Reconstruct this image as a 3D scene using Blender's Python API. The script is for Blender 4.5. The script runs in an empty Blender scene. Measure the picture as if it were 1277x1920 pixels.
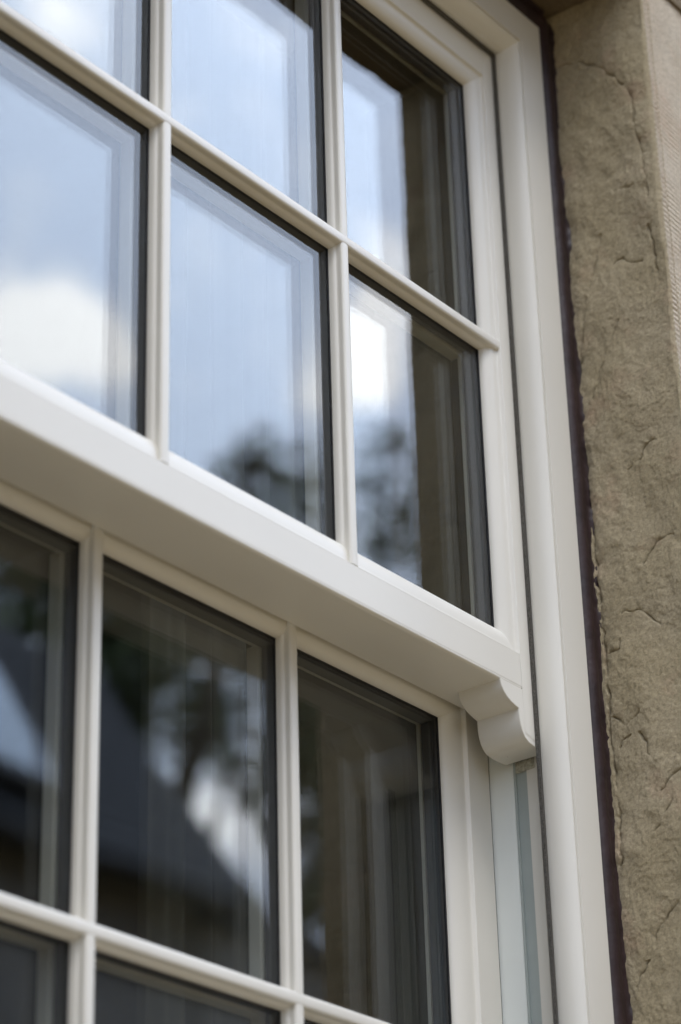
import bpy, bmesh, math, random
from math import radians, sin, cos, pi
from mathutils import Vector, Matrix, noise

random.seed(7)
sc = bpy.context.scene
COL = sc.collection
Z0 = 1.5                       # height of the camera above the ground; all window heights below are given from it

# ------------------------------------------------------------------ camera
R0 = (0.62056256, -0.78376216, -0.02487937)
R1 = (0.34675824, 0.30273468, -0.88775584)
R2 = (0.70332129, 0.54228091, 0.4596418)
cam_d = bpy.data.cameras.new('camera')
cam = bpy.data.objects.new('camera', cam_d)
COL.objects.link(cam)
m = Matrix(((R0[0], -R1[0], -R2[0]), (R0[1], -R1[1], -R2[1]), (R0[2], -R1[2], -R2[2])))
cam.matrix_world = Matrix.Translation((0, -1.4, Z0)) @ m.to_4x4()
cam_d.sensor_fit = 'VERTICAL'
cam_d.sensor_height = 36.0
cam_d.sensor_width = 24.0
cam_d.lens = 4769.7 / 1920 * 36
cam_d.clip_start = 0.02
cam_d.clip_end = 2000
cam_d.dof.use_dof = True
cam_d.dof.focus_distance = 2.76
cam_d.dof.aperture_fstop = 3.2
sc.camera = cam

# ------------------------------------------------------------------ sky, sun, exposure
SUN_EL, SUN_AZ = 61.0, -24.0    # veiled sun in front of the wall (-y), a little to the left
w = bpy.data.worlds.new('World'); sc.world = w; w.use_nodes = True
nt = w.node_tree; nt.nodes.clear()
N = nt.nodes.new; L = nt.links.new
out = N('ShaderNodeOutputWorld'); bg = N('ShaderNodeBackground'); bg.inputs['Strength'].default_value = 0.1
sky = N('ShaderNodeTexSky'); sky.sky_type = 'NISHITA'; sky.sun_disc = False
sky.sun_elevation = radians(SUN_EL); sky.sun_rotation = radians(180 - SUN_AZ)
sky.air_density = 1.0; sky.dust_density = 1.5; sky.ozone_density = 1.0
tc = N('ShaderNodeTexCoord')
nz = N('ShaderNodeTexNoise'); nz.inputs['Scale'].default_value = 7.0; nz.inputs['Detail'].default_value = 6.0
nz.inputs['Roughness'].default_value = 0.55; nz.inputs['Distortion'].default_value = 0.3
L(tc.outputs['Generated'], nz.inputs['Vector'])
big = N('ShaderNodeTexNoise'); big.inputs['Scale'].default_value = 2.2; big.inputs['Detail'].default_value = 4.0
L(tc.outputs['Generated'], big.inputs['Vector'])
def vmath(op, a, b=None):
    n = N('ShaderNodeMath'); n.operation = op
    for i, v in enumerate((a, b)):
        if v is None: continue
        if isinstance(v, (int, float)): n.inputs[i].default_value = v
        else: L(v, n.inputs[i])
    return n.outputs[0]
# individual clouds: (direction, angular radius in degrees, weight)
CLOUDS = [((0.7089, -0.6140, 0.3470), 1.60, 0.40),
          ((0.5864, -0.6164, 0.5256), 1.08, 0.34),
          ((0.5995, -0.6061, 0.5227), 1.20, 0.37),
          ((0.6156, -0.5955, 0.5162), 0.96, 0.34),
          ((0.6265, -0.5899, 0.5093), 0.72, 0.28),
          ((0.5973, -0.6206, 0.5081), 1.08, 0.25),
          ((0.5551, -0.5525, 0.6218), 1.32, 0.22),
          ((0.6795, -0.5350, 0.5021), 0.72, 0.31),
          ((0.6852, -0.5123, 0.5177), 0.96, 0.37),
          ((0.6849, -0.5038, 0.5264), 0.72, 0.28),
          ((0.6753, -0.4943, 0.5474), 0.84, 0.20),
          ((0.6929, -0.5162, 0.5033), 0.72, 0.25),
          ((0.6402, -0.5396, 0.5468), 1.92, 0.06),
          ((0.6121, -0.5181, 0.5974), 2.40, 0.03),
          ((0.6264, -0.5691, 0.5327), 0.48, 0.06)]
acc = None
for d, rad, wgt in CLOUDS:
    v = Vector(d).normalized()
    dt = N('ShaderNodeVectorMath'); dt.operation = 'DOT_PRODUCT'
    nrm = N('ShaderNodeVectorMath'); nrm.operation = 'NORMALIZE'
    L(tc.outputs['Generated'], nrm.inputs[0]); L(nrm.outputs[0], dt.inputs[0]); dt.inputs[1].default_value = v
    k = 1.0 / (1 - cos(radians(rad)))
    e = vmath('MULTIPLY', vmath('SUBTRACT', 1.0, dt.outputs['Value']), -k)
    g = vmath('MULTIPLY', vmath('EXPONENT', e), wgt)
    acc = g if acc is None else vmath('ADD', acc, g)
# a wide blue gap in the cloud cover towards the south-east; elsewhere the cover closes up
gd = N('ShaderNodeVectorMath'); gd.operation = 'DOT_PRODUCT'; gn = N('ShaderNodeVectorMath'); gn.operation = 'NORMALIZE'
L(tc.outputs['Generated'], gn.inputs[0]); L(gn.outputs[0], gd.inputs[0]); gd.inputs[1].default_value = Vector((0.66, -0.56, 0.50)).normalized()
gap = N('ShaderNodeMapRange'); gap.interpolation_type = 'SMOOTHSTEP'; gap.inputs['From Min'].default_value = cos(radians(38)); gap.inputs['From Max'].default_value = cos(radians(15))
gap.inputs['To Min'].default_value = 0.10; gap.inputs['To Max'].default_value = 0.0
L(gd.outputs['Value'], gap.inputs['Value'])
nz2 = N('ShaderNodeTexNoise'); nz2.inputs['Scale'].default_value = 30.0; nz2.inputs['Detail'].default_value = 5.0
L(tc.outputs['Generated'], nz2.inputs['Vector'])
nz3 = N('ShaderNodeTexNoise'); nz3.inputs['Scale'].default_value = 19.0; nz3.inputs['Detail'].default_value = 5.0; nz3.inputs['Roughness'].default_value = 0.62
L(tc.outputs['Generated'], nz3.inputs['Vector'])
acc = vmath('MULTIPLY', acc, vmath('MULTIPLY', vmath('MAXIMUM', vmath('SUBTRACT', nz3.outputs['Fac'], 0.22), 0.0), 4.2))
dens = vmath('ADD', vmath('ADD', vmath('ADD', vmath('MULTIPLY', nz.outputs['Fac'], 0.10), vmath('MULTIPLY', nz2.outputs['Fac'], 0.60)), acc), gap.outputs[0])
mr = N('ShaderNodeMapRange'); mr.interpolation_type = 'SMOOTHSTEP'
mr.inputs['From Min'].default_value = 0.34; mr.inputs['From Max'].default_value = 0.90
L(dens, mr.inputs['Value'])
haze = N('ShaderNodeMix'); haze.data_type = 'RGBA'; haze.inputs['Factor'].default_value = 0.6
L(sky.outputs[0], haze.inputs['A']); haze.inputs['B'].default_value = (27, 31.2, 40, 1)
cl = N('ShaderNodeMix'); cl.data_type = 'RGBA'
L(mr.outputs[0], cl.inputs['Factor']); L(haze.outputs['Result'], cl.inputs['A']); cl.inputs['B'].default_value = (34, 33.7, 34.6, 1)
# the cover is brightest overhead and about a third as bright at the horizon, as under a real cloudy sky
sx = N('ShaderNodeSeparateXYZ'); L(gn.outputs[0], sx.inputs[0])
th = N('ShaderNodeMapRange'); th.inputs['From Min'].default_value = 0.0; th.inputs['From Max'].default_value = 0.10
th.inputs['To Min'].default_value = 1.0; th.inputs['To Max'].default_value = 0.55; L(gap.outputs[0], th.inputs['Value'])
ev = vmath('MULTIPLY', vmath('ADD', vmath('MULTIPLY', sx.outputs['Z'], 1.0), 0.47), th.outputs[0])
hz_ = N('ShaderNodeVectorMath'); hz_.operation = 'SCALE'; L(cl.outputs['Result'], hz_.inputs[0]); L(ev, hz_.inputs['Scale'])
L(hz_.outputs[0], bg.inputs['Color']); L(bg.outputs[0], out.inputs[0])

sun_d = bpy.data.lights.new('sun', 'SUN'); sun_d.energy = 1.0; sun_d.angle = radians(22); sun_d.color = (1, 0.95, 0.88)
sun = bpy.data.objects.new('sun', sun_d); COL.objects.link(sun)
sv = Vector((sin(radians(SUN_AZ)) * cos(radians(SUN_EL)), -cos(radians(SUN_AZ)) * cos(radians(SUN_EL)), sin(radians(SUN_EL))))
sun.rotation_euler = sv.to_track_quat('Z', 'Y').to_euler(); sun.location = (4, -8, 14)

sc.view_settings.view_transform = 'Standard'; sc.view_settings.look = 'None'
sc.view_settings.gamma = 1; sc.view_settings.exposure = 0.58
sc.render.engine = 'CYCLES'
sc.cycles.max_bounces = 14; sc.cycles.transparent_max_bounces = 40
sc.cycles.glossy_bounces = 8; sc.cycles.diffuse_bounces = 5
sc.cycles.use_denoising = True
sc.cycles.caustics_reflective = False; sc.cycles.caustics_refractive = False

# ------------------------------------------------------------------ materials
def mat(name, col, rough=0.5, spec=0.5, var=0.0, vscale=8.0, bump=0.0, bscale=200.0, metal=0.0, col2=None, detail=6.0, bdist=0.001):
    M = bpy.data.materials.new(name); M.use_nodes = True
    t = M.node_tree; b = t.nodes['Principled BSDF']
    b.inputs['Base Color'].default_value = (*col, 1); b.inputs['Roughness'].default_value = rough
    b.inputs['Specular IOR Level'].default_value = spec; b.inputs['Metallic'].default_value = metal
    co = t.nodes.new('ShaderNodeTexCoord')
    if var or col2:
        n = t.nodes.new('ShaderNodeTexNoise'); n.inputs['Scale'].default_value = vscale; n.inputs['Detail'].default_value = detail
        t.links.new(co.outputs['Object'], n.inputs['Vector'])
        mx = t.nodes.new('ShaderNodeMix'); mx.data_type = 'RGBA'
        r = t.nodes.new('ShaderNodeMapRange'); r.inputs['From Min'].default_value = .35; r.inputs['From Max'].default_value = .65
        t.links.new(n.outputs['Fac'], r.inputs['Value']); t.links.new(r.outputs[0], mx.inputs['Factor'])
        mx.inputs['A'].default_value = (*col, 1)
        mx.inputs['B'].default_value = (*(col2 or [c * (1 - var) for c in col]), 1)
        t.links.new(mx.outputs['Result'], b.inputs['Base Color'])
    if bump:
        n = t.nodes.new('ShaderNodeTexNoise'); n.inputs['Scale'].default_value = bscale; n.inputs['Detail'].default_value = 5
        t.links.new(co.outputs['Object'], n.inputs['Vector'])
        bp = t.nodes.new('ShaderNodeBump'); bp.inputs['Strength'].default_value = bump; bp.inputs['Distance'].default_value = bdist
        t.links.new(n.outputs['Fac'], bp.inputs['Height']); t.links.new(bp.outputs[0], b.inputs['Normal'])
    return M

def cream_mat():
    M = mat('cream_upvc', (0.70, 0.675, 0.605), rough=0.36, spec=0.45, var=0.05, vscale=5, bump=0.06, bscale=260, bdist=0.0006)
    t = M.node_tree; b = t.nodes['Principled BSDF']
    src = b.inputs['Base Color'].links[0].from_socket
    co = [n for n in t.nodes if n.type == 'TEX_COORD'][0]
    v = t.nodes.new('ShaderNodeTexVoronoi'); v.inputs['Scale'].default_value = 26
    t.links.new(co.outputs['Object'], v.inputs['Vector'])
    sp = t.nodes.new('ShaderNodeSeparateColor'); t.links.new(v.outputs['Color'], sp.inputs[0])
    g = t.nodes.new('ShaderNodeMath'); g.operation = 'GREATER_THAN'; g.inputs[1].default_value = 0.93
    t.links.new(sp.outputs[0], g.inputs[0])
    l = t.nodes.new('ShaderNodeMath'); l.operation = 'LESS_THAN'; l.inputs[1].default_value = 0.035
    t.links.new(v.outputs['Distance'], l.inputs[0])
    mu = t.nodes.new('ShaderNodeMath'); mu.operation = 'MULTIPLY'; t.links.new(g.outputs[0], mu.inputs[0]); t.links.new(l.outputs[0], mu.inputs[1])
    m2 = t.nodes.new('ShaderNodeMath'); m2.operation = 'MULTIPLY'; m2.inputs[1].default_value = .7; t.links.new(mu.outputs[0], m2.inputs[0])
    mx = t.nodes.new('ShaderNodeMix'); mx.data_type = 'RGBA'
    t.links.new(m2.outputs[0], mx.inputs['Factor']); t.links.new(src, mx.inputs['A']); mx.inputs['B'].default_value = (.16, .11, .06, 1)
    t.links.new(mx.outputs['Result'], b.inputs['Base Color'])
    return M

def glass_mat(name, ior, tint):
    M = bpy.data.materials.new(name); M.use_nodes = True
    t = M.node_tree; t.nodes.clear()
    o = t.nodes.new('ShaderNodeOutputMaterial'); mx = t.nodes.new('ShaderNodeMixShader')
    tr = t.nodes.new('ShaderNodeBsdfTransparent'); tr.inputs[0].default_value = (*tint, 1)
    gl = t.nodes.new('ShaderNodeBsdfGlossy'); gl.inputs['Roughness'].default_value = 0.0; gl.inputs[0].default_value = (.97, .99, 1, 1)
    co = t.nodes.new('ShaderNodeTexCoord'); wn = t.nodes.new('ShaderNodeTexNoise'); wn.inputs['Scale'].default_value = 5.5; wn.inputs['Detail'].default_value = 1
    wb = t.nodes.new('ShaderNodeBump'); wb.inputs['Strength'].default_value = 1; wb.inputs['Distance'].default_value = .00035
    t.links.new(co.outputs['Object'], wn.inputs['Vector']); t.links.new(wn.outputs['Fac'], wb.inputs['Height']); t.links.new(wb.outputs[0], gl.inputs['Normal'])
    ge = t.nodes.new('ShaderNodeNewGeometry'); fr = t.nodes.new('ShaderNodeFresnel')
    r = t.nodes.new('ShaderNodeMapRange'); r.inputs['To Min'].default_value = ior; r.inputs['To Max'].default_value = 1 / ior
    t.links.new(ge.outputs['Backfacing'], r.inputs['Value']); t.links.new(r.outputs[0], fr.inputs['IOR'])
    t.links.new(fr.outputs[0], mx.inputs[0]); t.links.new(tr.outputs[0], mx.inputs[1]); t.links.new(gl.outputs[0], mx.inputs[2])
    t.links.new(mx.outputs[0], o.inputs[0])
    return M

CREAM = cream_mat()
GLASS = glass_mat('float_glass', 1.47, (.947, .956, .951))
GASKET = mat('black_gasket', (.018, .018, .018), rough=.45, spec=.4)
SPACER = mat('dark_spacer', (.035, .036, .04), rough=.4, spec=.5)
PILE = mat('grey_pile', (.19, .18, .16), rough=1, spec=.1, var=.75, vscale=900, bump=1, bscale=1400, bdist=.002)
LINER = mat('pale_liner', (.72, .75, .72), rough=.35, var=.04, vscale=12)
CHANNEL = mat('channel_liner', (.36, .40, .38), rough=.4, var=.1, vscale=20)
MASTIC = mat('brown_mastic', (.034, .019, .019), rough=.5, spec=.35, var=.4, vscale=30, bump=.5, bscale=120, bdist=.002)

def stone_mat(name, c1, c2, c3, tool=False):
    M = bpy.data.materials.new(name); M.use_nodes = True
    t = M.node_tree; b = t.nodes['Principled BSDF']; b.inputs['Roughness'].default_value = .92; b.inputs['Specular IOR Level'].default_value = .2
    co = t.nodes.new('ShaderNodeTexCoord')
    def no(s, d=7, r=.6):
        n = t.nodes.new('ShaderNodeTexNoise'); n.inputs['Scale'].default_value = s; n.inputs['Detail'].default_value = d; n.inputs['Roughness'].default_value = r
        t.links.new(co.outputs['Object'], n.inputs['Vector']); return n.outputs['Fac']
    def rng(s, a, c, e0=0., e1=1.):
        r = t.nodes.new('ShaderNodeMapRange'); r.inputs['From Min'].default_value = a; r.inputs['From Max'].default_value = c
        r.inputs['To Min'].default_value = e0; r.inputs['To Max'].default_value = e1
        t.links.new(s, r.inputs['Value']); return r.outputs[0]
    def mix(f, a, c, mode='MIX'):
        x = t.nodes.new('ShaderNodeMix'); x.data_type = 'RGBA'; x.blend_type = mode
        t.links.new(f, x.inputs['Factor'])
        for k, v in (('A', a), ('B', c)):
            if isinstance(v, tuple): x.inputs[k].default_value = (*v, 1)
            else: t.links.new(v, x.inputs[k])
        return x.outputs['Result']
    c = mix(rng(no(9), .4, .62), c1, c2)
    c = mix(rng(no(16, 5), .55, .72, 0, .75), c, c3)
    c = mix(rng(no(260, 4, .75), .40, .70, 0, .62), c, tuple(x * .42 for x in c1))
    c = mix(rng(no(420, 3, .7), .56, .74, 0, .45), c, tuple(min(1, x * 1.5) for x in c2))
    c = mix(rng(no(120, 4, .7), .66, .74, 0, .6), c, tuple(x * .4 for x in c1))
    t.links.new(c, b.inputs['Base Color'])
    bp = t.nodes.new('ShaderNodeBump'); bp.inputs['Strength'].default_value = .9; bp.inputs['Distance'].default_value = .0028
    t.links.new(no(190, 9, .78), bp.inputs['Height'])
    if tool:
        wv = t.nodes.new('ShaderNodeTexWave'); wv.wave_type = 'BANDS'; wv.bands_direction = 'Z'; wv.inputs['Scale'].default_value = 46
        wv.inputs['Distortion'].default_value = 1.6; wv.inputs['Detail'].default_value = 3; wv.inputs['Detail Scale'].default_value = 1.0
        mp = t.nodes.new('ShaderNodeMapping'); mp.inputs['Rotation'].default_value = (0, radians(-4), 0)
        t.links.new(co.outputs['Object'], mp.inputs['Vector']); t.links.new(mp.outputs[0], wv.inputs['Vector'])
        b2 = t.nodes.new('ShaderNodeBump'); b2.inputs['Strength'].default_value = .4; b2.inputs['Distance'].default_value = .0016
        t.links.new(wv.outputs['Fac'], b2.inputs['Height']); t.links.new(bp.outputs[0], b2.inputs['Normal'])
        t.links.new(b2.outputs[0], b.inputs['Normal'])
    else:
        t.links.new(bp.outputs[0], b.inputs['Normal'])
    return M
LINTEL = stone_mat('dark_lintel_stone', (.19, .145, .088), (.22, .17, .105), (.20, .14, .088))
STONE = stone_mat('riven_sandstone', (.375, .312, .197), (.425, .358, .24), (.42, .305, .205))
TOOLED = stone_mat('tooled_sandstone', (.58, .49, .37), (.63, .55, .43), (.60, .46, .34), tool=True)
ASHLAR = stone_mat('ashlar', (.30, .25, .18), (.26, .21, .15), (.29, .21, .14))

def coursed(M):
    t = M.node_tree; b = t.nodes['Principled BSDF']; src = b.inputs['Base Color'].links[0].from_socket
    co = [n for n in t.nodes if n.type == 'TEX_COORD'][0]
    sp = t.nodes.new('ShaderNodeSeparateXYZ'); cb = t.nodes.new('ShaderNodeCombineXYZ'); br = t.nodes.new('ShaderNodeTexBrick')
    t.links.new(co.outputs['Object'], sp.inputs[0]); t.links.new(sp.outputs['X'], cb.inputs['X']); t.links.new(sp.outputs['Z'], cb.inputs['Y'])
    t.links.new(cb.outputs[0], br.inputs['Vector'])
    br.inputs['Scale'].default_value = 1.0; br.inputs['Brick Width'].default_value = .55; br.inputs['Row Height'].default_value = .27; br.inputs['Mortar Size'].default_value = .006
    br.inputs['Color1'].default_value = (1, 1, 1, 1); br.inputs['Color2'].default_value = (.78, .76, .72, 1); br.inputs['Mortar'].default_value = (.55, .53, .5, 1)
    mx = t.nodes.new('ShaderNodeMix'); mx.data_type = 'RGBA'; mx.blend_type = 'MULTIPLY'; mx.inputs['Factor'].default_value = 1
    t.links.new(src, mx.inputs['A']); t.links.new(br.outputs['Color'], mx.inputs['B']); t.links.new(mx.outputs['Result'], b.inputs['Base Color'])
    return M
WALLST = coursed(stone_mat('coursed_ashlar', (.36, .30, .21), (.32, .26, .18), (.35, .26, .17)))

# ------------------------------------------------------------------ mesh helpers
class MB:
    def __init__(s): s.v = []; s.f = []; s.mi = []
    def add(s, v, f, mi=0):
        b = len(s.v); s.v += [tuple(p) for p in v]; s.f += [tuple(i + b for i in q) for q in f]; s.mi += [mi] * len(f)
    def box(s, x0, x1, y0, y1, z0, z1, mi=0):
        v = [(x, y, z) for x in (x0, x1) for y in (y0, y1) for z in (z0, z1)]
        s.add(v, [(0, 1, 3, 2), (4, 6, 7, 5), (0, 4, 5, 1), (2, 3, 7, 6), (0, 2, 6, 4), (1, 5, 7, 3)], mi)
    def prism(s, a, b, mi=0):
        n = len(a)
        s.add(list(a) + list(b), [(i, (i + 1) % n, (i + 1) % n + n, i + n) for i in range(n)] + [tuple(range(n))[::-1], tuple(range(n, 2 * n))], mi)
    def tube(s, pts, radii, n=8, mi=0):
        rings = []
        for i, p in enumerate(pts):
            p = Vector(p); d = (Vector(pts[min(i + 1, len(pts) - 1)]) - Vector(pts[max(i - 1, 0)])).normalized()
            u = d.cross(Vector((1, .3, .1))).normalized(); v = d.cross(u)
            rings.append([p + (u * cos(2 * pi * k / n) + v * sin(2 * pi * k / n)) * radii[i] for k in range(n)])
        vs = [q for r in rings for q in r]; fs = []
        for i in range(len(rings) - 1):
            for k in range(n):
                fs.append((i * n + k, i * n + (k + 1) % n, (i + 1) * n + (k + 1) % n, (i + 1) * n + k))
        fs += [tuple(range(n))[::-1], tuple(range((len(rings) - 1) * n, len(rings) * n))]
        s.add(vs, fs, mi)
    def build(s, name, mats, parent=None, smooth=35, off=None, bevel=0):
        me = bpy.data.meshes.new(name)
        o = off if off is not None else (parent['_off'] if parent is not None and '_off' in parent else (0, 0, -Z0))
        me.from_pydata([(x - o[0], y - o[1], z - o[2]) for x, y, z in s.v], [], s.f)
        for mt in (mats if isinstance(mats, (list, tuple)) else [mats]): me.materials.append(mt)
        me.polygons.foreach_set('material_index', s.mi)
        bm = bmesh.new(); bm.from_mesh(me); bmesh.ops.recalc_face_normals(bm, faces=bm.faces)
        if bevel:
            bmesh.ops.bevel(bm, geom=[e for e in bm.edges if len(e.link_faces) == 2 and e.calc_face_angle(0) > .6], offset=bevel, segments=2, affect='EDGES', clamp_overlap=True)
        bm.to_mesh(me); bm.free()
        if smooth:
            me.polygons.foreach_set('use_smooth', [True] * len(me.polygons)); me.set_sharp_from_angle(angle=radians(smooth))
        ob = bpy.data.objects.new(name, me); COL.objects.link(ob)
        if smooth == 40 or name.startswith('frame_'):
            wm = ob.modifiers.new('weighted_normal', 'WEIGHTED_NORMAL'); wm.keep_sharp = True; wm.weight = 100
        if parent is not None:
            ob.parent = parent
            OFF[ob.name] = o
        return ob
OFF = {}
def P(mb, name, mats, parent, **k):
    return mb.build(name, mats, parent, off=OFF.get(parent.name), **k)
def empty(name, loc, label, cat, group=None, parent=None):
    e = bpy.data.objects.new(name, None); COL.objects.link(e); e.empty_display_size = .1
    if parent is None:
        e.location = (loc[0], loc[1], loc[2] + Z0); OFF[e.name] = loc
    else:
        e.parent = parent; OFF[e.name] = OFF[parent.name]
    if label: tag(e, label, cat, group)
    return e
def tag(o, label=None, cat=None, group=None, kind=None):
    if label: o['label'] = label
    if cat: o['category'] = cat
    if group: o['group'] = group
    if kind: o['kind'] = kind
    return o

# heights (z) are measured from the camera's height; y = 0 is the outermost face of the upper sash
CX = 1.693                                # centre line of the window
def mirx(pts): return [(2 * CX - x, y, z) for x, y, z in pts]

# ------------------------------------------------------------------ structure: ground and room
g = MB()
n = 60; S = 700
for i in range(n + 1):
    for j in range(n + 1):
        fx = (i / n * 2 - 1); fy = (j / n * 2 - 1)
        x = math.copysign(abs(fx) ** 3 * S, fx); y = math.copysign(abs(fy) ** 3 * S, fy)
        g.v.append((x, y, -Z0 + (noise.noise(Vector((x * .05, y * .05, 0))) * .25 if math.hypot(x, y) > 25 else 0)))
for i in range(n):
    for j in range(n):
        a = i * (n + 1) + j; g.f.append((a, a + n + 1, a + n + 2, a + 1)); g.mi.append(0)
ground = tag(g.build('ground', mat('gravel_ground', (.27, .20, .10), rough=1, spec=.1, col2=(.22, .16, .085), vscale=1.5, bump=.6, bscale=40, bdist=.02)), kind='structure')

WALL_Y = -.155; WIN_T = 2.045; SILLZ = .17
RV_R = 2.236; RV_L = 1.138; ARR = -.170
rm = MB()
rx0, rx1, ry0, ry1, rz0, rz1 = .2, 3.4, .22, 4.2, -.9, 2.4
rm.box(rx0 - .1, rx0, ry0, ry1, rz0, rz1); rm.box(rx1, rx1 + .1, ry0, ry1, rz0, rz1); rm.box(rx0 - .1, rx1 + .1, ry1, ry1 + .1, rz0, rz1)
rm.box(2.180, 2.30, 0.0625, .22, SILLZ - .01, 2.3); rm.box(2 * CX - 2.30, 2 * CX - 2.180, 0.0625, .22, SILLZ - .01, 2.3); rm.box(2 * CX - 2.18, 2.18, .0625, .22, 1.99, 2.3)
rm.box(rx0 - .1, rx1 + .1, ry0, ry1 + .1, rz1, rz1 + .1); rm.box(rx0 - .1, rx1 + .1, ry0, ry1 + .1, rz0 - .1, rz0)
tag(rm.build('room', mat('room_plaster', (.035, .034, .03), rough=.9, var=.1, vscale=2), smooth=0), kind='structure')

# ------------------------------------------------------------------ stone wall round the window
W = MB()
WT = .21
W.box(-5, RV_L - .16, WALL_Y, WT, -Z0 - .2, 4.6); W.box(2.50, 6.5, WALL_Y, WT, -Z0 - .2, 4.6)
W.box(RV_L - .16, 2.50, WALL_Y, WT, 2.30, 4.6); W.box(RV_L - .16, 2.50, WALL_Y, WT, -Z0 - .2, SILLZ - .12)
W.box(RV_L - .16, RV_L - .012, WALL_Y + .02, WT, SILLZ - .12, 2.30); W.box(RV_R + .03, 2.50, WALL_Y + .03, WT, SILLZ - .12, 2.30)
W.box(RV_L - .012, RV_R + .03, -.02, WT, WIN_T + .0, 2.30); W.box(RV_L - .012, RV_R + .03, -.02, WT, SILLZ - .12, SILLZ - .01)
tag(W.build('stone_wall', WALLST, smooth=0), 'tan ashlar stone wall around the window opening', 'stone wall', kind='thing')

CRACKS = [
[(-0.0319, 1.4526), (-0.0371, 1.3799), (-0.04, 1.3096), (-0.0415, 1.2414), (-0.0415, 1.1751), (-0.0449, 1.1157), (-0.0412, 1.0657), (-0.0422, 1.0215), (-0.0446, 0.9713), (-0.0424, 0.9082)],
[(-0.0394, 1.9717), (-0.0736, 1.9656), (-0.1069, 1.9344), (-0.1281, 1.9076), (-0.1412, 1.881), (-0.1454, 1.859)],
[(-0.1454, 1.859), (-0.144, 1.8278), (-0.1493, 1.8016), (-0.1516, 1.7615), (-0.1524, 1.7225)],
[(-0.1489, 1.6859), (-0.1526, 1.6616), (-0.1541, 1.631), (-0.1556, 1.5933)],
[(-0.1141, 1.7512), (-0.129, 1.7469), (-0.1353, 1.7495)],
[(-0.098, 1.6547), (-0.1094, 1.6559), (-0.1196, 1.6441), (-0.1381, 1.6415)],
[(-0.0618, 1.6321), (-0.0751, 1.672), (-0.0828, 1.6993)],
[(-0.0504, 1.8758), (-0.0635, 1.8899)],
[(-0.0532, 1.4842), (-0.0764, 1.5371), (-0.0982, 1.5725)],
[(-0.0376, 1.5229), (-0.0448, 1.5643), (-0.0569, 1.6191)],
[(-0.0685, 1.1997), (-0.0931, 1.1987), (-0.1149, 1.1723)],
[(-0.0473, 1.0798), (-0.0614, 1.0664), (-0.0741, 1.0692), (-0.082, 1.0796)],
[(-0.0511, 1.0441), (-0.06, 1.0511), (-0.067, 1.0523)],
[(-0.0794, 1.052), (-0.0852, 1.041), (-0.0904, 1.0241)],
[(-0.0998, 0.9816), (-0.1108, 0.991), (-0.1263, 0.9991)],
[(-0.0887, 0.936), (-0.104, 0.9563), (-0.113, 0.9661)],
[(-0.0491, 1.1565), (-0.0614, 1.1594), (-0.0636, 1.1685)],
[(-0.0744, 0.8212), (-0.0895, 0.8411), (-0.1072, 0.8546)],
[(-0.047, 0.7751), (-0.0658, 0.7999)],
[(-0.1013, 1.2489), (-0.1214, 1.2757), (-0.1437, 1.275)],
[(-0.0914, 1.3747), (-0.1101, 1.3819), (-0.1204, 1.3991), (-0.1404, 1.3988)]]
SEGS = []
for c in CRACKS:
    for a, b in zip(c[:-1], c[1:]): SEGS.append((a, b))
def crack_depth(y, z):
    h = 0.0
    y += .003 * noise.noise(Vector((y * 90, z * 90, 5))); z += .004 * noise.noise(Vector((y * 90, z * 90, 9)))
    for (ay, az), (by, bz) in SEGS:
        if z < min(az, bz) - .02 or z > max(az, bz) + .02: continue
        dy, dz = by - ay, bz - az; l2 = dy * dy + dz * dz
        t = ((y - ay) * dy + (z - az) * dz) / l2
        if t < 0 or t > 1: t = min(1, max(0, t)); ends = True
        else: ends = False
        ex, ez = y - ay - t * dy, z - az - t * dz
        d = math.hypot(ex, ez)
        if d > .018: continue
        side = ex * dz - ez * dy
        amp = max(0.15, min(1.2, .65 + 1.1 * noise.noise(Vector((y * 55, z * 55, 21)))))
        if d < .0014: h = min(h, (-.0055 * (1 - d / .0014) - .0014) * amp)
        elif side > 0 and not ends: h = min(h, -.0026 * amp * math.exp(-d / .005))
    return h
def fbm(p, o=5): return noise.fractal(Vector(p), 1.0, 2.0, o)
def riven(y, z):
    a = fbm((y * 10, z * 8, 3.1), 4) * .0038
    q = fbm((y * 16 + 40, z * 11, 8.8), 6)
    terr = (math.floor(q * 4.6) + min(1, (q * 4.6 - math.floor(q * 4.6)) * 11)) / 4.6 * .0033
    f = fbm((y * 95, z * 95, 1.7), 4) * .0006
    sc_ = noise.noise(Vector((y * 30, z * 38, 6.6)))
    chip = -.0035 * max(0, sc_ - .28)
    return a + terr + f + chip + crack_depth(y, z)

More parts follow.
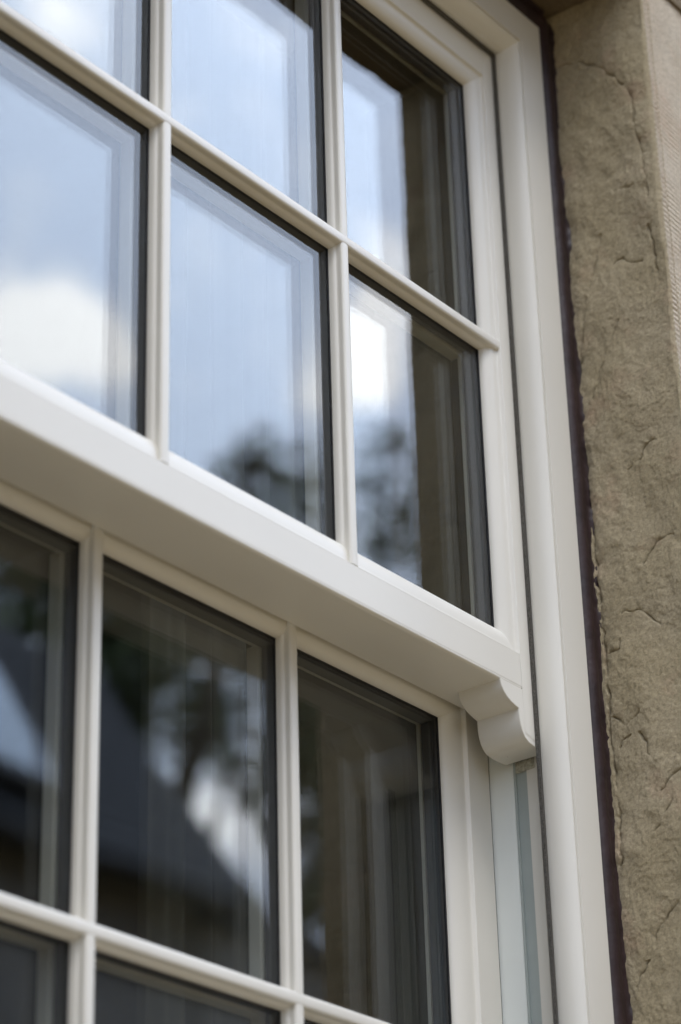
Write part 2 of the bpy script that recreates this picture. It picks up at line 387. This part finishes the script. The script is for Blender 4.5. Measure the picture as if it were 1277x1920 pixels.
def jamb(name, mirror, label):
    mb = MB()
    step = .0013 if not mirror else .012
    ys = []; y = .0
    cols = []                                   # (x, y, nx, ny, kind)
    k = int((-.02 - ARR) / step)
    cols.append((RV_R, .21, -1, 0, 'f')); cols.append((RV_R, .06, -1, 0, 'f'))
    for i in range(k + 1): cols.append((RV_R, -.02 + (ARR + .004 + .02) * i / k, -1, 0, 'r'))
    for a in (25, 50, 75): cols.append((RV_R + .004 - .004 * cos(radians(a)), ARR + .004 - .004 * sin(radians(a)), -cos(radians(a)), -sin(radians(a)), 'a'))
    kf = int(.13 / step)
    for i in range(kf + 1): cols.append((RV_R + .004 + .13 * i / kf, ARR, 0, -1, 't'))
    for i in range(1, 9): cols.append((RV_R + .134 + .13 * i / 8, ARR, 0, -1, 't'))
    cols.append((RV_R + .264, .21, 1, 0, 'f'))
    z0, z1 = SILLZ - .02, WIN_T + .005
    zs = []; z = z0
    while z < z1:
        zs.append(z); z += (.0013 if z > .55 and not mirror else .012)
    zs.append(z1)
    for z in zs:
        for (x, y, nx, ny, kd) in cols:
            if kd == 'r':
                h = riven(y, z)
                e = max(0, min(1, (y - ARR) / .02)); h = h * (.45 + .55 * e)
                wob = .0022 * noise.noise(Vector((0, z * 25, 3)))
            elif kd == 't':
                h = fbm((x * 20, z * 20, 4), 3) * .0008
                mg = abs(x - (RV_R + .0165))
                if mg < .0016: h -= .0030
                ph = z + (x - RV_R) * .05 + .0006 * noise.noise(Vector((x * 30, z * 30, 2)))
                h += .0008 * max(-.6, sin(ph * 2 * pi / .0072)) * (1.0 if x < RV_R + .0165 else .75)
            elif kd == 'a':
                h = fbm((y * 60, z * 60, 1.7), 3) * .0012 - .004 * max(0, noise.noise(Vector((3, z * 22, 1))) - .35)
            else: h = 0
            mb.v.append((x + nx * h, y + ny * h, z))
    C = len(cols)
    for i in range(len(zs) - 1):
        for j in range(C):
            j2 = (j + 1) % C
            kd = cols[j][4]
            mb.f.append((i * C + j, i * C + j2, (i + 1) * C + j2, (i + 1) * C + j)); mb.mi.append(1 if kd == 't' else 0)
    mb.f.append(tuple(range(C))[::-1]); mb.mi.append(0); mb.f.append(tuple(range((len(zs) - 1) * C, len(zs) * C))); mb.mi.append(0)
    if mirror: mb.v = [(RV_L + RV_R - x, y, z) for x, y, z in mb.v]
    return tag(mb.build(name, [STONE, TOOLED], smooth=50), label, 'stone jamb', 'stone blocks framing the window', 'thing')
jamb('stone_jamb', False, 'brown riven sandstone jamb with cracks and a tooled front face beside the cream frame')
jamb('stone_jamb', True, 'plain sandstone jamb on the far side of the window, opposite the cracked one')

# lintel: a long block with a rough soffit
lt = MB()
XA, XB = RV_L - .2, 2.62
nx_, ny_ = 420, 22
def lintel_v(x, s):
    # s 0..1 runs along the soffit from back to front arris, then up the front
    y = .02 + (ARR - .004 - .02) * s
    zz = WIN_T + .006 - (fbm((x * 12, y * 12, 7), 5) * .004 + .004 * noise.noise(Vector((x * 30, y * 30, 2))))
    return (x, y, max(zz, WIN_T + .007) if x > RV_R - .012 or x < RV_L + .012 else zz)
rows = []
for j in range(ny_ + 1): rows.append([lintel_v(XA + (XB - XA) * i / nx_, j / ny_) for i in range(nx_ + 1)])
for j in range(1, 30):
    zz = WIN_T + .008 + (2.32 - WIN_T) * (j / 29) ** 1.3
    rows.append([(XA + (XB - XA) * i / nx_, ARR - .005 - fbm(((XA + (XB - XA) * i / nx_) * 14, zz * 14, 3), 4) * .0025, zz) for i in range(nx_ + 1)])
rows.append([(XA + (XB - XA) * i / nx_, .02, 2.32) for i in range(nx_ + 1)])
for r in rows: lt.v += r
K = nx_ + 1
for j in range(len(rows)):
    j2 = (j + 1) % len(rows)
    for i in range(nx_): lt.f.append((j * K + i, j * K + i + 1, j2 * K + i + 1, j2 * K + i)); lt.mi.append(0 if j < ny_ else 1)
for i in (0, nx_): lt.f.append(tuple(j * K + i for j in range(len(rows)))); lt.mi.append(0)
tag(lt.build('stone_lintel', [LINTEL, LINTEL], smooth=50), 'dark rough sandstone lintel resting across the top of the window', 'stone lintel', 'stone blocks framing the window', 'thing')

ss = MB()
ss.prism([(XA, WALL_Y - .06, SILLZ - .12), (XA, WALL_Y - .06, SILLZ - .03), (XA, -.02, SILLZ - .005), (XA, .2, SILLZ - .005), (XA, .2, SILLZ - .12)],
         [(XB, WALL_Y - .06, SILLZ - .12), (XB, WALL_Y - .06, SILLZ - .03), (XB, -.02, SILLZ - .005), (XB, .2, SILLZ - .005), (XB, .2, SILLZ - .12)])
tag(ss.build('stone_sill', ASHLAR, smooth=0, bevel=.004), 'sloping sandstone sill under the window', 'stone sill', 'stone blocks framing the window', 'thing')

# ------------------------------------------------------------------ the sash window
WIN = empty('sash_window', (CX, 0, SILLZ), 'cream six over six vertical sliding sash window set in a stone opening', 'window')
FT = 2.018; FX = 2.208; FL = 2 * CX - FX; FB = SILLZ
# frame profile, t from the outer edge inwards
FP = [(0, .062), (0, -.036), (.0452, -.036), (.0462, -.0322), (.0484, -.0322), (.0492, -.0356), (0.05, -0.0356), (0.05246, -0.03236), (0.05449, -0.029), (0.05608, -0.02553), (0.05724, -0.02195), (0.05796, -0.01825), (0.05824, -0.01445), (0.05809, -0.01053), (0.0575, -0.0065),
      (.0565, -.0045), (.0300, -.0045), (.0300, .062)]
def tt(t): return t + .0025 * max(0, (t - .03) / .0275)
fr_j = MB()
for sgn in (1, -1):
    a = [(FX - t, y, FB) for t, y in FP]; b = [(FX - t, y, FT - tt(t)) for t, y in FP]
    if sgn < 0: a, b = mirx(a), mirx(b)
    mbj = MB(); mbj.prism(a, b)
    P(mbj, 'frame_jamb', CREAM, WIN)
mbh = MB(); mbh.prism([(FL + t, y, FT - tt(t)) for t, y in FP], [(FX - t, y, FT - tt(t)) for t, y in FP]); P(mbh, 'frame_head', CREAM, WIN)
sl = MB(); sl.prism([(FL - .02, y, z) for y, z in ((-.10, FB), (-.10, FB + .02), (-.03, FB + .035), (.13, FB + .06), (.13, FB))],
                    [(FX + .02, y, z) for y, z in ((-.10, FB), (-.10, FB + .02), (-.03, FB + .035), (.13, FB + .06), (.13, FB))]); P(sl, 'window_sill', CREAM, WIN, bevel=.002)
# jamb liners (the bare track of the upper sash) and brush seals
for sgn in (1, -1):
    a = MB(); b = MB(); c = MB(); d = MB()
    X = 2.178
    def bx(mb, x0, x1, *r):
        if sgn < 0: x0, x1 = 2 * CX - x1, 2 * CX - x0
        mb.box(x0, x1, *r)
    zt = 1.955
    bx(a, X - .0012, X - .0002, .0495, .085, FB + .05, 1.06)
    lin = P(a, 'jamb_liner', LINER, WIN)
    bx(b, X - .0006, X - .0002, .0322, .0493, FB + .05, 1.06)
    bx(b, X - .0030, X - .0006, .0455, .0478, FB + .05, 1.06)
    P(b, 'channel', CHANNEL, lin)
    bx(c, X - .0016, X - .0002, .0185, .0320, FB + .05, 1.06); P(c, 'bead', CREAM, lin)
    bx(d, 2.1482, 2.156, -.0044, -.0004, FB + .05, zt + .003); P(d, 'brush_seal', PILE, WIN)
    e = MB(); bx(e, 2.1755, 2.1777, .0815, .088, FB + .05, 1.09); P(e, 'brush_seal', PILE, WIN)
e = MB(); e.box(2 * CX - 2.15, 2.15, -.0044, -.0004, 1.9545, 1.964); P(e, 'brush_seal', PILE, WIN)
e = MB(); e.box(2.1755, 2.1777, .020, .047, 1.0200, 1.034); e.box(2.1740, 2.1772, .022, .032, 1.0235, 1.0330); P(e, 'track_dirt', mat('grey_dirt', (.50, .48, .38), var=.5, vscale=220, rough=.8), WIN, bevel=.001)  # lump of dirt in the track below the horn

def ovolo(t0, y0, t1, y1, n=8):
    # convex quarter from (t0,y0) on the face to (t1,y1) at the glass
    return [(t0 + (t1 - t0) * sin(pi / 2 * i / n), y1 - (y1 - y0) * cos(pi / 2 * i / n)) for i in range(1, n + 1)]
BAR = [(.0105, .0172), (.0104, .0145), (.0098, .0118), (.0088, .0098), (.0077, .0088), (.0069, .0080), (.0066, .0065), (.0066, .0036), (.0062, .0018), (.0052, .0008), (.0035, .0003), (0, .0001)]
BARP = [(u, y) for u, y in BAR] + [(-u, y) for u, y in BAR[-2::-1]]

def sash(name, Y, zb_g, zt_g, xg, xs, xo, top_s, top_o, bot_s, bot_o, hz, vxs, label, horns, BY):
    """Y: outer face; zb_g/zt_g: bottom/top glass edge; xg/xs/xo: right glass edge, strip edge, outer edge; *_s strip edge, *_o outer edge of the rails"""
    S = empty(name, None, None, None, parent=WIN)
    S['label'] = label
    def prof(g, s_, o):                                   # returns list of (coordinate, y) from outer to glass edge (sign aware)
        sg = 1 if o > s_ else -1
        return [(o, BY), (o, Y + .0015), (o - sg * .0015, Y), (s_ + sg * .0012, Y), (s_ + sg * .0002, Y + .0005), (s_ - sg * .0006, Y + .0022), (s_ - sg * .0016, Y + .0040), (s_ - sg * .0030, Y + .0048),
                (s_ - sg * .0055, Y + .0050)] + [(s_ - sg * .0055 + ((g - (s_ - sg * .0055)) * t), y) for t, y in ovolo(0, Y + .0050, 1, Y + .0168)] + [(g, Y + .0174), (g + sg * .012, Y + .0174), (g + sg * .012, BY)]
    pr = prof(xg, xs, xo); pl = [(2 * CX - x, y) for x, y in pr]
    pt = prof(zt_g, top_s, top_o); pb = prof(zb_g, bot_s, bot_o)
    n = len(pr)
    # rails stop at the strip's edge, stiles run through
    def xr(i): return pr[i][0] if 4 <= i < n - 2 else xs + .002
    for side in (1, -1):
        mb = MB()
        flat = [i for i in range(n) if i < 4 or i >= n - 2]
        zb = [pb[i][0] if i not in flat else bot_o for i in range(n)]
        if horns: zb[1], zb[2], zb[3] = 1.0320, 1.0316, 1.0430
        zt = [pt[i][0] if i not in flat else top_o for i in range(n)]
        if not horns: pass
        A = [(pr[i][0], pr[i][1], zb[i]) for i in range(n)]; B = [(pr[i][0], pr[i][1], zt[i]) for i in range(n)]
        if side < 0: A, B = mirx(A), mirx(B)
        mb.prism(A, B); P(mb, 'sash_stile', CREAM, S, smooth=40)
    eps = .0007
    for rn, pp in (('top_rail', pt), ('meeting_rail' if horns else 'bottom_rail', pb)):
        mb = MB()
        def yy(i): return pp[i][1] + (eps if i in (2, 3) else 0)
        if rn == 'meeting_rail':
            # the rail carries a clip-on nosing along its lower edge
            pp = list(pp)
        R = [(xr(i), yy(i), pp[i][0]) for i in range(n)]; Lf = [(2 * CX - x, y, z) for x, y, z in R]
        mb.prism(Lf, R); rail = P(mb, rn, CREAM, S, smooth=40)
    # glazing bars
    bars = []
    mb = MB(); x0, x1 = 2 * CX - xs - .001 + .003, xs - .002
    mb.prism([(x0, Y + y, hz + u) for u, y in BARP], [(x1, Y + y, hz + u) for u, y in BARP]); P(mb, 'glazing_bar', CREAM, S, smooth=40)
    for vx in vxs:
        for za, zb_ in ((bot_s + .001, hz - .005), (hz + .005, top_s - .002)):
            mb = MB(); mb.prism([(vx + u * .985, Y + y * .97 + .0005, za) for u, y in BARP], [(vx + u * .985, Y + y * .97 + .0005, zb_) for u, y in BARP]); P(mb, 'glazing_bar', CREAM, S, smooth=40)
    # double glazing: two sheets, black spacer bars between them
    xl = 2 * CX - xg
    g0, g1, g2, g3 = Y + .0176, Y + .0216, Y + .0371, Y + .0411
    gb = MB()
    for a, b in ((g0, g1), (g2, g3)): gb.box(xl - .009, xg + .009, a, b, zb_g - .009, zt_g + .009)
    P(gb, 'glazing', GLASS, S, smooth=0)
    sp = MB(); i_ = .004; e_ = .0003
    sp.box(xl - .009, xl + i_, g1 + e_, g2 - e_, zb_g - .009, zt_g + .009); sp.box(xg - i_, xg + .009, g1 + e_, g2 - e_, zb_g - .009, zt_g + .009)
    sp.box(xl + i_, xg - i_, g1 + e_, g2 - e_, zb_g - .009, zb_g + i_); sp.box(xl + i_, xg - i_, g1 + e_, g2 - e_, zt_g - i_, zt_g + .009)
    sp.box(xl + i_, xg - i_, g1 + e_, g2 - e_, hz - .008, hz + .008)
    for vx in vxs:
        sp.box(vx - .008, vx + .008, g1 + e_, g2 - e_, zb_g + i_, hz - .008); sp.box(vx - .008, vx + .008, g1 + e_, g2 - e_, hz + .008, zt_g - i_)
    P(sp, 'spacer_bar', SPACER, S, smooth=0)
    # inner beads and bars behind the rear sheet
    ib = MB()
    ib.box(xl - .011, xl + .001, g3, BY - .0005, zb_g, zt_g); ib.box(xg - .001, xg + .011, g3, BY - .0005, zb_g, zt_g); ib.box(xl, xg, g3, BY - .0005, zb_g - .011, zb_g + .001); ib.box(xl, xg, g3, BY - .0005, zt_g - .001, zt_g + .011)
    ib.box(xl, xg, g3, g3 + .014, hz - .010, hz + .010)
    for vx in vxs: ib.box(vx - .010, vx + .010, g3 + .0005, g3 + .0145, zb_g, zt_g)
    P(ib, 'inner_bead', CREAM, S, smooth=0)
    gs = MB(); q = .0016
    gs.box(xl, xl + q, g0 - .0012, g0, zb_g, zt_g); gs.box(xg - q, xg, g0 - .0012, g0, zb_g, zt_g); gs.box(xl, xg, g0 - .0012, g0, zb_g, zb_g + q); gs.box(xl, xg, g0 - .0012, g0, zt_g - q, zt_g)
    gs.box(xl, xg, g0 - .0010, g0 - .0001, hz - .0120, hz + .0120)
    for vx in vxs: gs.box(vx - .0120, vx + .0120, g0 - .0009, g0 - .0002, zb_g, zt_g)
    P(gs, 'gasket', GASKET, S, smooth=0)
    return S, pb

VX = (1.5515, 1.8385)
US, pbu = sash('upper_sash', 0.0, 1.1615, 1.8955, 2.107, 2.1294, 2.172, 1.916, 1.975, 1.1350, 1.0955, 1.5280, VX,
          'upper sash nearest the viewer, reflecting blue sky and cloud', True, .046)
# clip-on nosing and flat underside of the meeting rail, reaching back to the lower sash
ms = MB()
x0, x1 = 2 * CX - 2.1296, 2.1296
nos = [(.0786, 1.0915), (.0055, 1.0915), (.0025, 1.0920), (.0010, 1.0930), (.0005, 1.0944), (.0008, 1.0952), (.0040, 1.0953), (.0786, 1.0953)]
ms.prism([(x0, y, z) for y, z in nos], [(x1, y, z) for y, z in nos]); P(ms, 'meeting_rail_nosing', CREAM, US, smooth=50)
# sash horns
HP = [(2.0880, 1.0935), (2.0900, 1.0850), (2.0940, 1.0795), (2.1000, 1.0748), (2.1080, 1.0712), (2.1160, 1.0692), (2.1216, 1.0680), (2.1217, 1.0580), (2.1230, 1.0500), (2.1255, 1.0430), (2.1300, 1.0370), (2.1365, 1.0330), (2.1470, 1.0312), (2.1560, 1.0310), (2.172, 1.0316), (2.172, 1.0935)]
for side in (1, -1):
    h = MB()
    F = [(x, .0004, z) for x, z in HP]; Bk = [(x, .0560, z) for x, z in HP]
    if side < 0: F, Bk = mirx(F), mirx(Bk)
    h.prism(F, Bk)
    P(h, 'sash_horn', CREAM, US, smooth=40, bevel=.0005)

LS, _ = sash('lower_sash', .080, .3050, 1.0790, 2.105, 2.1350, 2.1752, 1.1000, 1.1300, .2700, .2320, .7010, (1.5490, 1.8370),
          'lower sash set back behind the meeting rail, reflecting a dark roof and trees', False, .126)

# ------------------------------------------------------------------ brown mastic round the frame
ma = MB()
def mastic_section(q, side):
    """q along the joint; returns (off from frame edge towards the stone, y) points"""
    wv = .0035 * noise.noise(Vector((q * 26, side, 0))) + .0022 * noise.noise(Vector((q * 85, side, 3)))
    w2 = .0012 * noise.noise(Vector((q * 20, side, 8)))
    e = .0305 + wv
    return [(-.0005, -.020), (.0005, -.0335 + w2), (.004, -.0375 + w2), (.009, -.0405 + w2), (.014, -.0400 + w2), (.020, -.0375), (.026, -.0375 + wv * .4), (e, -.040 + wv * .9), (.036, -.030), (.036, -.020)]
def strip(fn, q0, q1, nq, mb):
    rings = [fn(q0 + (q1 - q0) * i / nq) for i in range(nq + 1)]
    b = len(mb.v); k = len(rings[0])
    for r in rings: mb.v += r
    for i in range(nq):
        for j in range(k):
            j2 = (j + 1) % k; mb.f.append((b + i * k + j, b + i * k + j2, b + (i + 1) * k + j2, b + (i + 1) * k + j)); mb.mi.append(0)
    mb.f.append(tuple(range(b, b + k))[::-1]); mb.f.append(tuple(range(b + nq * k, b + (nq + 1) * k))); mb.mi += [0, 0]
strip(lambda q: [(FX + u, y, q) for u, y in mastic_section(q, 1)], FB, FT + .02, 700, ma)
strip(lambda q: [(FL - u, y, q) for u, y in mastic_section(q, 9)], FB, FT + .02, 200, ma)
strip(lambda q: [(q, y, FT + u) for u, y in mastic_section(q, 5)], FL - .01, FX + .01, 400, ma)
tag(ma.build('sealant_bead', MASTIC, smooth=60), 'glossy dark brown sealant bead filling the joint between cream frame and stone', 'sealant')

# ------------------------------------------------------------------ curtain inside
cu = MB(); fr_, bk = [], []
nn = 160
for i in range(nn + 1):
    x = 1.818 + .24 * i / nn
    y = .262 + .016 * sin(i / nn * 2 * pi * 5 + .6 * sin(i * .13)) + .006 * noise.noise(Vector((i * .2, 0, 0)))
    fr_.append((x, y)); bk.append((x, y + .002))
ring = fr_ + bk[::-1]
cu.prism([(x, y, SILLZ - .3) for x, y in ring], [(x, y, 2.25) for x, y in ring])
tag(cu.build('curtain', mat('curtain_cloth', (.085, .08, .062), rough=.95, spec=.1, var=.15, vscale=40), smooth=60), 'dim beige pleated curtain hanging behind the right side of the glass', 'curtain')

# ------------------------------------------------------------------ neighbouring house seen in the lower panes
HS = empty('house', (9, -11.5, -Z0), 'grey walled house with a steep dark slate roof, mirrored in the lower panes', 'house')
EZ, EY, RY, RZ, GX = 5.95, -10.0, -11.65, 8.29, 13.85
hw = MB()
hw.prism([(GX - .25, EY - .35, -Z0), (GX - .25, EY - .35, EZ + .2), (GX - .25, RY, RZ - .3), (GX - .25, 2 * RY - EY + .35, EZ + .2), (GX - .25, 2 * RY - EY + .35, -Z0)],
         [(-3.5, EY - .35, -Z0), (-3.5, EY - .35, EZ + .2), (-3.5, RY, RZ - .3), (-3.5, 2 * RY - EY + .35, EZ + .2), (-3.5, 2 * RY - EY + .35, -Z0)])  # house carried on leftwards, unseen, to block low sky light from the horn
P(hw, 'wall', mat('render_wall', (.30, .30, .295), rough=.9, var=.2, vscale=3, bump=.3, bscale=30, bdist=.01), HS, smooth=0)
SLATE = mat('slate', (.055, .062, .075), rough=.6, var=.5, vscale=9, bump=.6, bscale=14, bdist=.02)
rf = MB()
def roofsec(x): return [(x, EY, EZ), (x, RY, RZ), (x, 2 * RY - EY, EZ), (x, 2 * RY - EY, EZ + .16), (x, RY, RZ + .2), (x, EY, EZ + .16)]
rf.prism(roofsec(-3.8), roofsec(GX)); roof = P(rf, 'roof', SLATE, HS, smooth=0)
nrow = 15
cs = MB()
for i in range(nrow):
    f0, f1 = i / nrow, (i + 1) / nrow
    ya, yb = EY + (RY - EY) * f0, EY + (RY - EY) * f1; za, zb = EZ + .17 + (RZ - EZ) * f0, EZ + .17 + (RZ - EZ) * f1
    cs.prism([(-3.8, ya + .03, za + .02), (-3.8, ya, za), (-3.8, yb, zb), (-3.8, yb + .01, zb + .01)], [(GX, ya + .03, za + .02), (GX, ya, za), (GX, yb, zb), (GX, yb + .01, zb + .01)])
P(cs, 'slate_course', SLATE, roof, smooth=0)
gt = MB(); gt.tube([(-3.8, EY + .06, EZ + .02), (GX, EY + .06, EZ + .02)], [.075, .075], 10); P(gt, 'gutter', mat('black_gutter', (.012, .012, .013), rough=.4), HS)
bb = MB()
def verge(f): return (GX, EY + (RY - EY) * f, EZ + (RZ - EZ) * f)
for x in (0,):
    a, b = verge(0.0), verge(1.0)
    bb.prism([(GX + .01, a[1] + .05, a[2] - .14), (GX + .01, a[1] + .05, a[2] + .14), (GX + .06, a[1] + .05, a[2] + .14), (GX + .06, a[1] + .05, a[2] - .14)],
             [(GX + .01, b[1], b[2] - .14), (GX + .01, b[1], b[2] + .14), (GX + .06, b[1], b[2] + .14), (GX + .06, b[1], b[2] - .14)])
ex = MB(); ex.box(GX - .25, 22.0, EY - 3.5, EY - .3, -Z0, 5.95); P(ex, 'side_extension', bpy.data.materials['render_wall'], HS, smooth=0)
ep = MB(); ep.box(GX - .2, 22.1, EY - 3.6, EY - .2, 5.952, 6.12); P(ep, 'flat_roof', SLATE, HS, smooth=0)
rwm = MB(); rwg = MB()  # added mirror panel, standing in for bright sky between two roofs
def onroof(x, f, h): return (x, EY + (RY - EY) * f - .816 * -h, EZ + (RZ - EZ) * f + .577 * h)
for mb_, x0_, x1_, f0_, f1_, h0, h1 in ((rwm, 10.85, 12.0, .145, .727, .15, .27), (rwg, 10.95, 11.9, .19, .68, .271, .275)):
    A_ = [onroof(x0_, f0_, h0), onroof(x0_, f0_, h1), onroof(x0_, f1_, h1), onroof(x0_, f1_, h0)]
    mb_.prism(A_, [(x1_, y, z) for _, y, z in A_])
rmirror = P(rwm, 'roof_mirror', SLATE, HS, smooth=0)
P(rwg, 'mirror_face', mat('roof_mirror_face', (.42, .47, .52), rough=.08, metal=1.0), rmirror, smooth=0)
P(bb, 'bargeboard', mat('grey_board', (.12, .12, .12), rough=.5), HS, smooth=0)

# ------------------------------------------------------------------ trees seen in the panes
BARK = mat('bark', (.07, .055, .04), rough=.95, var=.4, vscale=12, bump=.6, bscale=20, bdist=.03)
LEAF = mat('leaf', (.085, .125, .055), rough=.55, spec=.3, col2=(.11, .15, .06), vscale=1.3)
def tree(base, clumps, label, seed, dens=1150):
    rnd = random.Random(seed)
    T = empty('broadleaf_tree', base, label, 'tree', 'trees mirrored in the window')
    tr = MB(); top = max(c[2] for c in clumps)
    cx = sum(c[0] for c in clumps) / len(clumps); cy = sum(c[1] for c in clumps) / len(clumps)
    k = 7; pts = [(base[0] + (cx - base[0]) * (i / k) ** 2, base[1] + (cy - base[1]) * (i / k) ** 2, base[2] + (top - base[2]) * .8 * i / k) for i in range(k + 1)]
    tr.tube(pts, [.34 * (1 - .8 * i / k) + .03 for i in range(k + 1)], 9)
    mains = []
    for a_ in range(6):
        c = clumps[(a_ * len(clumps)) // 6]; s_ = Vector(pts[2 + a_ % 4]); e_ = Vector(c[:3]); q1 = s_.lerp(e_, .45) + Vector((rnd.uniform(-.3, .3), rnd.uniform(-.3, .3), -.35))
        tr.tube([s_, q1, e_], [.14, .09, .03], 7); mains += [s_.lerp(q1, .6), q1, q1.lerp(e_, .5), e_]
    for c in clumps:
        e_ = Vector(c[:3]); s_ = min(mains, key=lambda v: (v - e_).length); mid = s_.lerp(e_, .5) + Vector((rnd.uniform(-.1, .1), rnd.uniform(-.1, .1), -.1))
        tr.tube([s_, mid, e_], [.045, .03, .012], 5)
    P(tr, 'trunk', BARK, T)
    cr = MB()
    for (x, y, z, r) in clumps:
        for i in range(int(dens * r * r * (1.7 if z < 11.9 else .75))):
            d = Vector((rnd.gauss(0, 1), rnd.gauss(0, 1), rnd.gauss(0, 1))).normalized() * r * 1.1 * (rnd.random() ** .5)
            d.z *= .9
            q = Vector((x, y, z)) + d * (1 + .25 * noise.noise(d * 2 + Vector((x, y, z))))
            a = Vector((rnd.gauss(0, 1), rnd.gauss(0, 1), rnd.gauss(0, .6))).normalized(); b = a.orthogonal().normalized()
            b = Matrix.Rotation(rnd.random() * 6.28, 3, a) @ b; sz = rnd.uniform(.05, .10)
            cr.add([q - a * sz, q + b * sz * .5, q + a * sz, q - b * sz * .5], [(0, 1, 2, 3)])
    P(cr, 'crown', LEAF, T, smooth=0)
    return T
tree((17.0, -14.9, -Z0), [(17.62, -13.2, 12.56, 0.3), (18.49, -14.3, 12.99, 0.29), (20.44, -14.9, 14.05, 0.47), (18.69, -13.8, 12.57, 0.34), (18.39, -14.6, 12.66, 0.35), (18.66, -13.2, 12.16, 0.39), (18.75, -14.3, 12.37, 0.46), (15.48, -14.2, 10.69, 0.56), (17.66, -15.3, 11.65, 0.57), (19.51, -15.9, 12.57, 0.55), (19.25, -14.8, 11.67, 0.52), (17.51, -15.6, 11.01, 0.56), (17.47, -14.2, 10.34, 0.48), (19.56, -15.3, 10.96, 0.47), (17.36, -15.9, 10.5, 0.5), (17.49, -14.8, 10.05, 0.43), (20.85, -15.6, 11.99, 0.56), (16.36, -13.7, 10.85, 0.36), (17.79, -14.8, 11.11, 0.39), (17.94, -15.4, 11.28, 0.34), (17.82, -14.3, 10.9, 0.33), (16.73, -15.1, 11.62, 0.38), (14.88, -13.7, 9.77, 0.34), (16.57, -14.8, 9.88, 0.32), (18.37, -15.4, 10.62, 0.28), (18.87, -13.7, 9.76, 0.38), (19.23, -15.4, 10.58, 0.29), (21.19, -15.1, 11.29, 0.49), (18.05, -13.7, 11.53, 0.44), (20.46, -14.8, 12.09, 0.48), (17.36, -13.2, 9.12, 0.2), (19.07, -14.3, 9.57, 0.25), (20.24, -14.9, 9.63, 0.26), (19.4, -13.8, 8.66, 0.27), (18.75, -14.6, 10.15, 0.23), (18.25, -13.2, 9.27, 0.32), (20.13, -14.3, 9.45, 0.34), (21.4, -14.9, 10.45, 0.36), (20.03, -13.8, 8.94, 0.33), (18.44, -13.2, 10.02, 0.38), (20.55, -14.3, 10.68, 0.41), (17.23, -14.6, 10.47, 0.24), (18.71, -13.2, 7.99, 0.26), (20.56, -14.3, 8.72, 0.28), (20.58, -14.9, 8.87, 0.2)],
     'tall dark leafy tree rising behind the slate roof, mirrored in the middle panes', 3)
tree((23.2, -15.6, -Z0), [(21.87, -14.7, 15.0, 0.29), (23.09, -15.8, 15.37, 0.34), (24.59, -16.4, 15.7, 0.43), (22.38, -15.3, 14.01, 0.46), (24.62, -16.1, 14.97, 0.49), (22.62, -14.7, 14.94, 0.26), (23.0, -15.5, 12.6, 1.1), (23.8, -15.8, 11.4, 1.3), (22.4, -15.2, 11.2, 1.1)],
     'leafy tree mirrored in the pane next to the right stile', 4)
tree((13.0, -16.5, -Z0), [(13.0, -16.5, 8.6, 1.3), (12.2, -16.2, 9.4, .9), (14.0, -16.8, 9.9, 1.1), (15.2, -16.4, 9.6, 1.1), (11.2, -16.6, 8.2, 1.1), (14.6, -16.0, 8.4, 1.2)],
     'lower bushy tree left of the tall one, mirrored in the dark lower left pane', 5)
